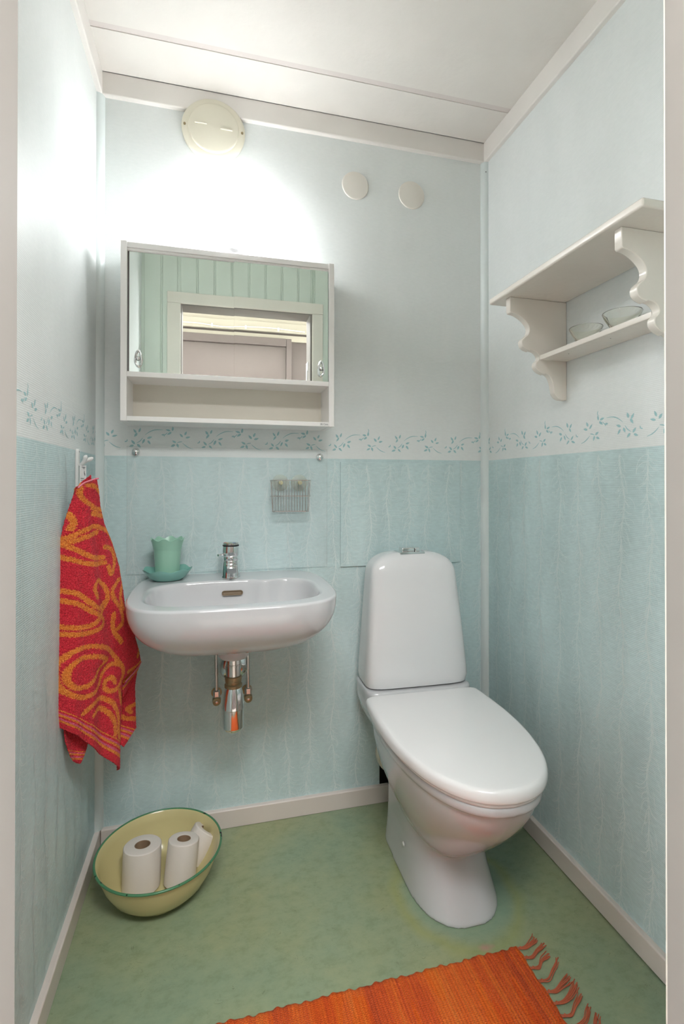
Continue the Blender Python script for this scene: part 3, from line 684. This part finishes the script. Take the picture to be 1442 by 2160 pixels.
MB().lathe([(.052, -.030), (.066, -.028), (.069, -.022), (.069, -.006), (.060, -.001)], (.925, 0, .165), 48, 'y', cap0=True, cap1=True).build('pipe_collar', 'cream', tt)
MB().lathe([(0, 0), (.005, .0005), (.0065, .003)], Tr(-.1115, -.325, .085), 14, 'x').build('bolt_cap', 'plastic', tt)

# ------------------------------------------------------------------ shelf on the right wall
sh = thing('wall_shelf', 'cream painted wooden shelf with scrolled brackets on the right wall', 'shelf', (W, -.605, 1.292))
XW = W-.0008
MB().box(1.074, XW, -.868, -.352, 1.5610, 1.5780, .0045, seg=3).build('top_board', 'shelf', sh)
PROF = [(XW, 1.5608), (1.094, 1.5608), (1.094, 1.523)] + bez([(1.097, 1.519), (1.112, 1.5165), (1.130, 1.508), (1.146, 1.495), (1.153, 1.480), (1.149, 1.465), (1.138, 1.456), (1.130, 1.446), (1.132, 1.433), (1.142, 1.425), (1.155, 1.421)], 4) + \
       bez([(1.157, 1.4235), (1.170, 1.421), (1.180, 1.414), (1.184, 1.405), (1.180, 1.397), (1.173, 1.390), (1.173, 1.378), (1.183, 1.367), (1.200, 1.360)], 4) + bez([(1.203, 1.3625), (1.212, 1.359), (1.220, 1.350), (1.226, 1.335), (1.229, 1.318), (1.232, 1.308), (1.242, 1.297), (1.252, 1.293)], 4) + [(XW, 1.292)]
for ya in (-.424, -.800):
    me_ = MB().prism(PROF, 1, ya, ya+.019).build('bracket', 'shelf', sh, angle=45)
    bv = me_.modifiers.new('edge', 'BEVEL'); bv.width = .0022; bv.segments = 2; bv.limit_method = 'ANGLE'; bv.angle_limit = math.radians(40)
lo = MB(); lo.box(1.184, XW, -.7808, -.4242, 1.3975, 1.4105, .002)
low = lo.build('lower_board', 'shelf', sh)
for y_ in (-.50, -.64): MB().lathe([(0, 1.3970), (.0014, 1.3970), (.0016, 1.3974)], (1.215, y_, 0), 8).build('nail_head', 'ink', low)
for y_, r_b, lb in ((-.548, .0385, 'clear glass bowl on the lower shelf board, nearer the back wall'), (-.662, .041, 'clear glass bowl on the lower shelf board, nearer the door')):
    o = MB().lathe([(0, 0), (r_b*.42, 0), (r_b*.50, .002), (r_b*.72, .016), (r_b*.90, .029), (r_b, .0385), (r_b*.995, .0400), (r_b*.93, .0385), (r_b*.82, .030), (r_b*.62, .016), (r_b*.40, .0065), (0, .0055)], (0, 0, 0), 48).build('glass_bowl', 'glass', angle=60)
    o.location = (1.2265, y_, 1.4107); tag(o, lb, 'bowl', 'glass bowls on the wall shelf')

# ------------------------------------------------------------------ hook and towel on the left wall
hk = thing('towel_hook', 'white plastic double towel hook on the left wall', 'hook', (0, -.232, 1.05))
prof = [(-.2395, 1.05), (-.2405, 1.12), (-.2385, 1.142)]+[(-.2325+.006*math.cos(a), 1.143+.006*math.sin(a)) for a in np.linspace(PI, 0, 8)]+[(-.2250, 1.12), (-.2240, 1.05)]
mb = MB(); mb.prism(prof, 0, .0004, .0075)
mb.lathe([(0, .0079), (.0018, .0079), (.0020, .0076)], (0, -.2325, 1.142), 10, 'x', mi=1)
hkp = mb.build('back_plate', ['plastic', 'ink'], hk); bv = hkp.modifiers.new('edge', 'BEVEL'); bv.width = .0018; bv.segments = 2; bv.limit_method = 'ANGLE'
for tip in ((.026, -.2440, 1.133), (.0375, -.2230, 1.128)):
    q = bez([(.006, -.232, 1.108), (.013, -.232+(tip[1]+.232)*.4, 1.110), (.020, tip[1]*.7-.232*.3, 1.118), tip], 6); n = len(q)
    MB().tube(q, [.0042]*(n-5)+[.0046, .0052, .0054, .0046, .0022], 12).build('hook_arm', 'plastic', hk)
T_FL = [(0.0266, 1.0552), (0.0181, 1.023), (0.0076, 0.9798), (0.0016, 0.9224), (-0.0023, 0.8437), (-0.0081, 0.7554), (-0.0107, 0.6847), (-0.0125, 0.6141), (-0.0115, 0.5603), (-0.0032, 0.5245)]
T_FR = [(0.0808, 1.0758), (0.0881, 1.048), (0.094, 1.009), (0.1078, 0.9651), (0.133, 0.9191), (0.1594, 0.855), (0.1741, 0.7908), (0.1842, 0.7305), (0.2154, 0.6677), (0.2331, 0.6197), (0.241, 0.587), (0.2157, 0.5741), (0.1749, 0.5594), (0.1713, 0.4825), (0.1683, 0.41), (0.1664, 0.3363)]
T_BL = [(0.1491, 0.7755), (0.1547, 0.6522), (0.1604, 0.528), (0.1716, 0.4084)]
T_BR = [(0.1925, 0.7243), (0.2391, 0.6049), (0.2392, 0.5703), (0.2305, 0.526), (0.2337, 0.456), (0.2368, 0.4116), (0.1936, 0.3811)]
T_GL = [(0.1749, 0.5602), (0.1749, 0.5387), (0.1766, 0.5174)]
T_GR = [(0.241, 0.5878), (0.2422, 0.5736), (0.2245, 0.5497)]
T_CL = [(0.0092, 0.5225), (0.0136, 0.4842), (0.0309, 0.4354), (0.0463, 0.4181)]
T_CR = [(0.0758, 0.4696), (0.0689, 0.4425), (0.0598, 0.4243), (0.0495, 0.4154)]
PAIS = [[(0.0331, 1.0522), (0.031, 1.0374), (0.0398, 1.0223), (0.0601, 1.0103), (0.074, 0.9944)], [(0.0464, 1.0596), (0.0692, 1.055), (0.0871, 1.0422)], [(0.0601, 1.0065), (0.093, 0.9993)], [(0.0602, 0.9933), (0.0955, 0.9855)], [(0.0118, 0.9941), (0.0182, 0.9754), (0.014, 0.9611)], [(0.0015, 0.9368), (0.0291, 0.9524), (0.0603, 0.9629), (0.0836, 0.9592), (0.1128, 0.947)], [(0.0028, 0.9277), (0.0379, 0.9405), (0.0742, 0.9484)], [(0.0036, 0.9276), (0.0292, 0.9081), (0.0605, 0.8909), (0.0958, 0.8861)], [(0.0017, 0.8989), (0.0337, 0.8834), (0.0698, 0.8744), (0.1007, 0.8737)], [(0.0982, 0.9112), (0.1179, 0.9049), (0.1306, 0.8834), (0.1281, 0.8598), (0.1181, 0.8435), (0.1106, 0.8624)], [(0.1128, 0.947), (0.1331, 0.9131), (0.1487, 0.8728), (0.1621, 0.8218)], [(0.1228, 0.9401), (0.1487, 0.8972), (0.1648, 0.8419)], [(0.0701, 0.798), (0.0608, 0.8208), (0.0746, 0.8354), (0.1009, 0.817), (0.1108, 0.7915), (0.1035, 0.7695), (0.0819, 0.7532)], [(-0.0043, 0.8261), (0.0252, 0.8129), (0.0563, 0.7839), (0.0795, 0.7692), (0.1059, 0.7788)], [(-0.005, 0.8048), (0.0253, 0.7908), (0.0519, 0.7699), (0.0749, 0.753), (0.061, 0.7375), (0.0298, 0.7363), (-0.0081, 0.7453)], [(0.0819, 0.7513), (0.0939, 0.7328), (0.0657, 0.7211), (0.0299, 0.7215), (-0.008, 0.7296)], [(-0.0078, 0.6659), (0.0171, 0.6868), (0.0567, 0.6869), (0.1038, 0.6677), (0.134, 0.6385), (0.1549, 0.5993), (0.1497, 0.5686), (0.1241, 0.5582), (0.1042, 0.5698), (0.1066, 0.5884), (0.1214, 0.5909), (0.1291, 0.5762)], [(-0.0078, 0.6659), (-0.0098, 0.638), (-0.0035, 0.6071), (0.026, 0.5811), (0.057, 0.5764), (0.0825, 0.5857), (0.1016, 0.6137), (0.1239, 0.6218), (0.147, 0.6141)], [(0.1089, 0.6386), (0.0752, 0.6573), (0.0344, 0.6666), (0.0088, 0.6531), (0.0039, 0.6259), (0.0174, 0.6046), (0.0435, 0.6003), (0.0661, 0.6108), (0.0823, 0.628), (0.1089, 0.6386)], [(0.0349, 0.5406), (0.0617, 0.5519), (0.0945, 0.5509), (0.1242, 0.5264), (0.1406, 0.4875), (0.1423, 0.4466), (0.1555, 0.412)], [(0.0618, 0.5254), (0.085, 0.5308), (0.1093, 0.5129), (0.1269, 0.4816), (0.1295, 0.4485)], [(0.1463, 0.8246), (0.1233, 0.8048), (0.1284, 0.7799), (0.1491, 0.7511), (0.1556, 0.7211), (0.1389, 0.7032)], [(0.1622, 0.8136), (0.1501, 0.7834), (0.1597, 0.7487)], [(0.1285, 0.7439), (0.1286, 0.708), (0.152, 0.6692)], [(0.2155, 0.6635), (0.2225, 0.6316), (0.2099, 0.6142)], [(0.2362, 0.595), (0.2071, 0.5877), (0.1764, 0.5857)], [(0.1657, 0.5505), (0.1638, 0.4857), (0.1608, 0.4136)], [(0.1766, 0.5464), (0.1746, 0.4811), (0.1704, 0.4213)], [(0.2306, 0.4766), (0.2103, 0.4744), (0.219, 0.4601)], [(0.1822, 0.4986), (0.1934, 0.4585), (0.2308, 0.4379)], [(0.1446, 0.5504), (0.1552, 0.5138)]]
def to3(u, z, o=0.):     # cloth frame: u along a vertical plane leaning out from the left wall, o towards the room
    k = math.hypot(.14, .2); return (.010+.14/k*u+.2/k*o, -.370+.2/k*u-.14/k*o, z)
SEG = []
for c_ in PAIS:
    q = bez(c_, 6); SEG += [(q[i], q[i+1]) for i in range(len(q)-1)]
SA = np.array([s[0] for s in SEG]); SB = np.array([s[1] for s in SEG])
def pdist(U_, Z_):
    d = np.full(U_.shape, 9.)
    for a, b_ in zip(SA, SB):
        ab = b_-a; t_ = np.clip(((U_-a[0])*ab[0]+(Z_-a[1])*ab[1])/max(1e-12, ab@ab), 0, 1)
        d = np.minimum(d, np.hypot(U_-a[0]-t_*ab[0], Z_-a[1]-t_*ab[1]))
    return d
def resample(P, n):
    P = np.array(P); s = np.r_[0, np.cumsum(np.hypot(*np.diff(P, axis=0).T))]; t_ = np.linspace(0, s[-1], n)
    return np.stack([np.interp(t_, s, P[:, 0]), np.interp(t_, s, P[:, 1])], 1)
def smooth_curve(P, n, corner=False):
    return resample([p for p in (P if corner else bez(P, 8))], n)
tow = dict(V=[], F=[], C=[])
def sheet(Lc, Rc, ns, nt_, offf, hem=None, hemz=.0, selv=None, wrapL=0, cornerR=False, stripes_all=False):
    L_, R_ = smooth_curve(Lc, nt_), smooth_curve(Rc, nt_, cornerR); base = len(tow['V'])
    s = np.linspace(0, 1, ns)
    U_ = L_[:, None, 0]*(1-s)+R_[:, None, 0]*s; Z_ = L_[:, None, 1]*(1-s)+R_[:, None, 1]*s
    Tt = np.linspace(0, 1, nt_)[:, None]+0*U_; Ss = s[None, :]+0*U_
    O_ = offf(Ss, Tt, U_, Z_)
    d = pdist(U_, Z_); org = np.clip(1-(d/.0058)**2*.55, 0, 1)
    pink = np.zeros_like(org); edge = np.zeros_like(org)
    if hem:
        # distance above the hem edge, measured along the cloth
        dl = np.r_[0, np.cumsum(np.hypot(*np.diff(L_, axis=0).T))]; dl = dl[-1]-dl
        dist = (1-Tt)*hem
        st = dist/.053
        def bandf(a, b_): return ((st > a) & (st < b_)).astype(float)
        inh = (st < 1).astype(float)
        org = org*(1-inh)+bandf(.36, .50)+bandf(.66, .78)+bandf(.90, .97); edge = inh*bandf(0, .30)
        pink = bandf(.50, .58)+bandf(.78, .84)
    if selv is not None: pink = np.where(Ss > selv, 1., pink)
    for i in range(nt_):
        for j in range(ns):
            tow['V'].append(to3(U_[i, j], Z_[i, j], O_[i, j])); tow['C'].append((float(np.clip(org[i, j], 0, 1)), float(np.clip(pink[i, j], 0, 1)), float(edge[i, j])))
    for i in range(nt_-1):
        for j in range(ns-1):
            a = base+i*ns+j; tow['F'].append((a, a+1, a+ns+1, a+ns))
nrm = np.random.RandomState(2)
def rough(sh_): return nrm.normal(0, .00055, sh_)
def foldO(Ss, Tt, U_, Z_):
    w_ = np.clip(Tt*3, 0, 1)
    edgeL = -.030*np.clip(1-Ss/.16, 0, 1)**2*w_; edgeR = -.022*np.clip((Ss-.86)/.14, 0, 1)**2*w_
    return .006+.012*np.sin(PI*Ss)+w_*(.0065*np.sin(2*PI*(Ss*1.35-.12+.10*Tt))+.0035*np.sin(2*PI*(Ss*2.9+.3-.25*Tt)))*np.clip(Ss*6, 0, 1)+edgeL+edgeR+rough(Ss.shape)
HL = T_FL; HR = T_FR
hemlen = sum(math.dist(a, b_) for a, b_ in zip(HL[:-1], HL[1:]))*.5+sum(math.dist(a, b_) for a, b_ in zip(HR[:-1], HR[1:]))*.5
sheet(HL, HR, 170, 400, foldO, hem=hemlen*.88, cornerR=True)
sheet(T_BL, T_BR, 60, 240, lambda S_, T_, U_, Z_: -.020-.006*np.sin(5*S_)-.004*T_+rough(S_.shape), hem=.40, cornerR=True)
sheet(T_GL, T_GR, 40, 40, lambda S_, T_, U_, Z_: -.001-.010*S_-.004*T_+rough(S_.shape), hem=.040)
sheet(T_CL, T_CR, 50, 80, lambda S_, T_, U_, Z_: -.010-.004*np.sin(6*S_)+rough(S_.shape), hem=.12)
# far side of the gathered top, seen as the loop behind the pink selvedge
sheet([(.034, 1.052), (.030, 1.020)], [(.078, 1.083), (.080, 1.03)], 24, 24, lambda S_, T_, U_, Z_: -.008+.001*np.sin(9*S_)+rough(S_.shape))
tw = mesh('towel', tow['V'], tow['F'], 'towel', None, True, 180)
ca = tw.data.color_attributes.new('print', 'FLOAT_COLOR', 'POINT')
ca.data.foreach_set('color', np.array([(c_[0], c_[1], c_[2], 1) for c_ in tow['C']], np.float32).ravel())
sd = tw.modifiers.new('thickness', 'SOLIDIFY'); sd.thickness = .0035; sd.offset = 0
tag(tw, 'red terry towel with orange paisley pattern and striped hem, hanging on the left wall', 'towel')
q = [to3(u_, z_, .012) for u_, z_ in bez([(T_FL[0][0]-.001, T_FL[0][1]-.002), (.040, 1.0630), (.060, 1.0700), (T_FR[0][0]+.001, T_FR[0][1]-.001)], 10)]
MB().tube(q, .0020, 8).build('selvedge', 'selvedge', tw)
q = [to3(u_, z_, -.004+.01*k) for k, (u_, z_) in zip((0, .5, 1), (T_FR[10], T_FR[11], T_FR[12]))]
MB().tube(bez(q, 6), .0016, 8).build('selvedge', 'selvedge', tw)
# white care label hanging by the hook
mb = MB(); mb.loft([[(.012+a*.010+o_, -.244+a*.018, z) for a, o_ in ((0, 0), (1, 0), (1, -.0008), (0, -.0008))] for z in (1.108, 1.09, 1.058)])
cl = mb.build('care_label', 'plastic', tw, smooth=False); cl['label'] = 'white care label with grey print'
mb = MB()
for z_, a0, a1, h_ in ((1.0755, .05, .60, .0007), (1.071, .1, .55, .0004), (1.1035, .2, .8, .0005), (1.101, .35, .7, .0005), (1.0895, .62, .70, .004), (1.0850, .70, .78, .003)):
    mb.add([(.0121+a*.010+.0007, -.2441+a*.018, z) for a, z in ((a0, z_-h_), (a1, z_-h_), (a1, z_+h_), (a0, z_+h_))], [range(4)])
mb.build('print', 'ink', cl, smooth=False)

# ------------------------------------------------------------------ enamel basin with toilet rolls
bs = thing('enamel_basin', 'yellow enamel washbowl with a chipped green rim on the floor in the left back corner', 'basin', (.1965, -.205, 0))
BC = (.1965, -.205, 0)
pr_ = [(.078, .0008), (.084, .0030), (.100, .012), (.122, .034), (.138, .062), (.147, .088), (.152, .104), (.155, .109), (.1535, .1105), (.150, .1075), (.1445, .089), (.1355, .064), (.119, .037), (.097, .0155), (.080, .0070), (.0, .0060)]
MB().lathe(pr_, BC, 96, cap0=True).build('bowl', 'enamel', bs, angle=60)
MB().lathe([(.1555+.0030*math.cos(a), .1090+.0030*math.sin(a)) for a in np.linspace(0, 2*PI, 13)], BC, 120).build('rim', 'rim', bs, angle=60)
RL = [(.149, -.196, .0072, .0475, .104, (-.10, .02, 0), 'toilet roll standing on end, left of the two upright rolls in the basin'),
      (.2455, -.208, .0090, .0400, .105, (-.16, .10, 0), 'toilet roll standing on end, right of the two upright rolls in the basin'),
      (.270, -.146, .0200, .0380, .080, (-.25, .62, 0), 'toilet roll leaning against the basin side behind the right upright roll')]
for x, y, z, r_r, h_r, rot, lb in RL:
    o = bpy.data.objects.new('toilet_roll', None); COL.objects.link(o); o.empty_display_size = .05; tag(o, lb, 'toilet roll', 'toilet rolls in the basin')
    ri = .0195 if r_r > .045 else .0175
    MB().lathe([(ri, 0), (r_r-.003, 0), (r_r, .003), (r_r+.0004, h_r*.5), (r_r, h_r-.003), (r_r-.003, h_r), (ri+.001, h_r), (ri, h_r-.001), (ri, 0)], (0, 0, 0), 64).build('paper_roll', 'paper', o, angle=50)
    MB().lathe([(ri+.0002, .0005), (ri+.0002, h_r-.0005), (ri-.0012, h_r-.0005), (ri-.0012, .0005), (ri+.0002, .0005)], (0, 0, 0), 40).build('cardboard_core', 'card', o, angle=50)
    o.location = (x, y, z); o.rotation_euler = rot

# ------------------------------------------------------------------ rug
rg_ = thing('rag_rug', 'orange woven rag rug with rust fringe on the floor in front of the toilet', 'rug', (.55, -.86, 0))
nx, ny = 300, 120; X0, X1, Y0, Y1 = .06, 1.006, -1.15, -.583
V = []; F = []
for i in range(ny+1):
    for j in range(nx+1):
        x = X0+(X1-X0)*j/nx; ty_ = i/ny; y = Y0+(Y1-Y0)*ty_
        wob = .0016*math.sin(x*210)+.0012*math.sin(x*331+1)+.0015*math.sin(x*57)
        y += wob*(max(0, (ty_-.93)/.07)-max(0, (.07-ty_)/.07))
        xx = x+(.0015*math.sin(y*70)+.001*math.sin(y*163))*(max(0, j/nx-.97)/.03)
        edge = min(1, (1-ty_)*ny/2.2, ty_*ny/2.2, (nx-j)/2.5, j/2.5)
        V.append((xx, y, .0012+.0042*math.sqrt(max(0, edge))+.0005*math.sin(x*120)*edge))
n0 = len(V)
F = [(i*(nx+1)+j, i*(nx+1)+j+1, (i+1)*(nx+1)+j+1, (i+1)*(nx+1)+j) for i in range(ny) for j in range(nx)]
V += [(x, y, .0004) for x, y, z in V]; F += [tuple(n0+k for k in f[::-1]) for f in F]
bd = [(0*(nx+1)+j) for j in range(nx+1)]+[i*(nx+1)+nx for i in range(1, ny+1)]+[ny*(nx+1)+j for j in range(nx-1, -1, -1)]+[i*(nx+1) for i in range(ny-1, 0, -1)]
F += [(bd[k], bd[(k+1) % len(bd)], n0+bd[(k+1) % len(bd)], n0+bd[k]) for k in range(len(bd))]
mesh('woven_field', V, F, 'rug', rg_, True, 60)
rr_ = random.Random(11)
ys = []; y = -.590
while y > -1.14: ys.append(y); y -= rr_.uniform(.018, .030)
for y in ys:
    mb = MB(); ln = rr_.uniform(.048, .066); bend = rr_.uniform(.010, .030); sw = rr_.uniform(-.006, .006)
    for k in range(9):
        a = rr_.uniform(-1, 1); sp_ = rr_.uniform(.002, .010); zz = rr_.uniform(.0018, .0045)
        pts = [(1.003, y+a*.003, .003), (1.010, y+a*.002-.002, .0036), (1.016+ln*.15, y+a*.0035-.003, zz), (1.016+ln*.45, y+a*sp_*.7+bend*.25+sw, zz+.002), (1.014+ln*.75+rr_.uniform(-.003, .003), y+a*sp_+bend*.7+sw, zz+.001), (1.012+ln+rr_.uniform(-.006, .004), y+a*sp_*1.1+bend*1.1+sw, zz)]
        q = bez(pts, 4); mb.tube(q, .0010, 5)
    mb.lathe([(0, -.0025), (.0024, -.0018), (.0032, 0), (.0024, .0018), (0, .0025)], (1.0105, y-.001, .0036), 10, 'x')
    mb.build('fringe_tassel', 'fringe', rg_)
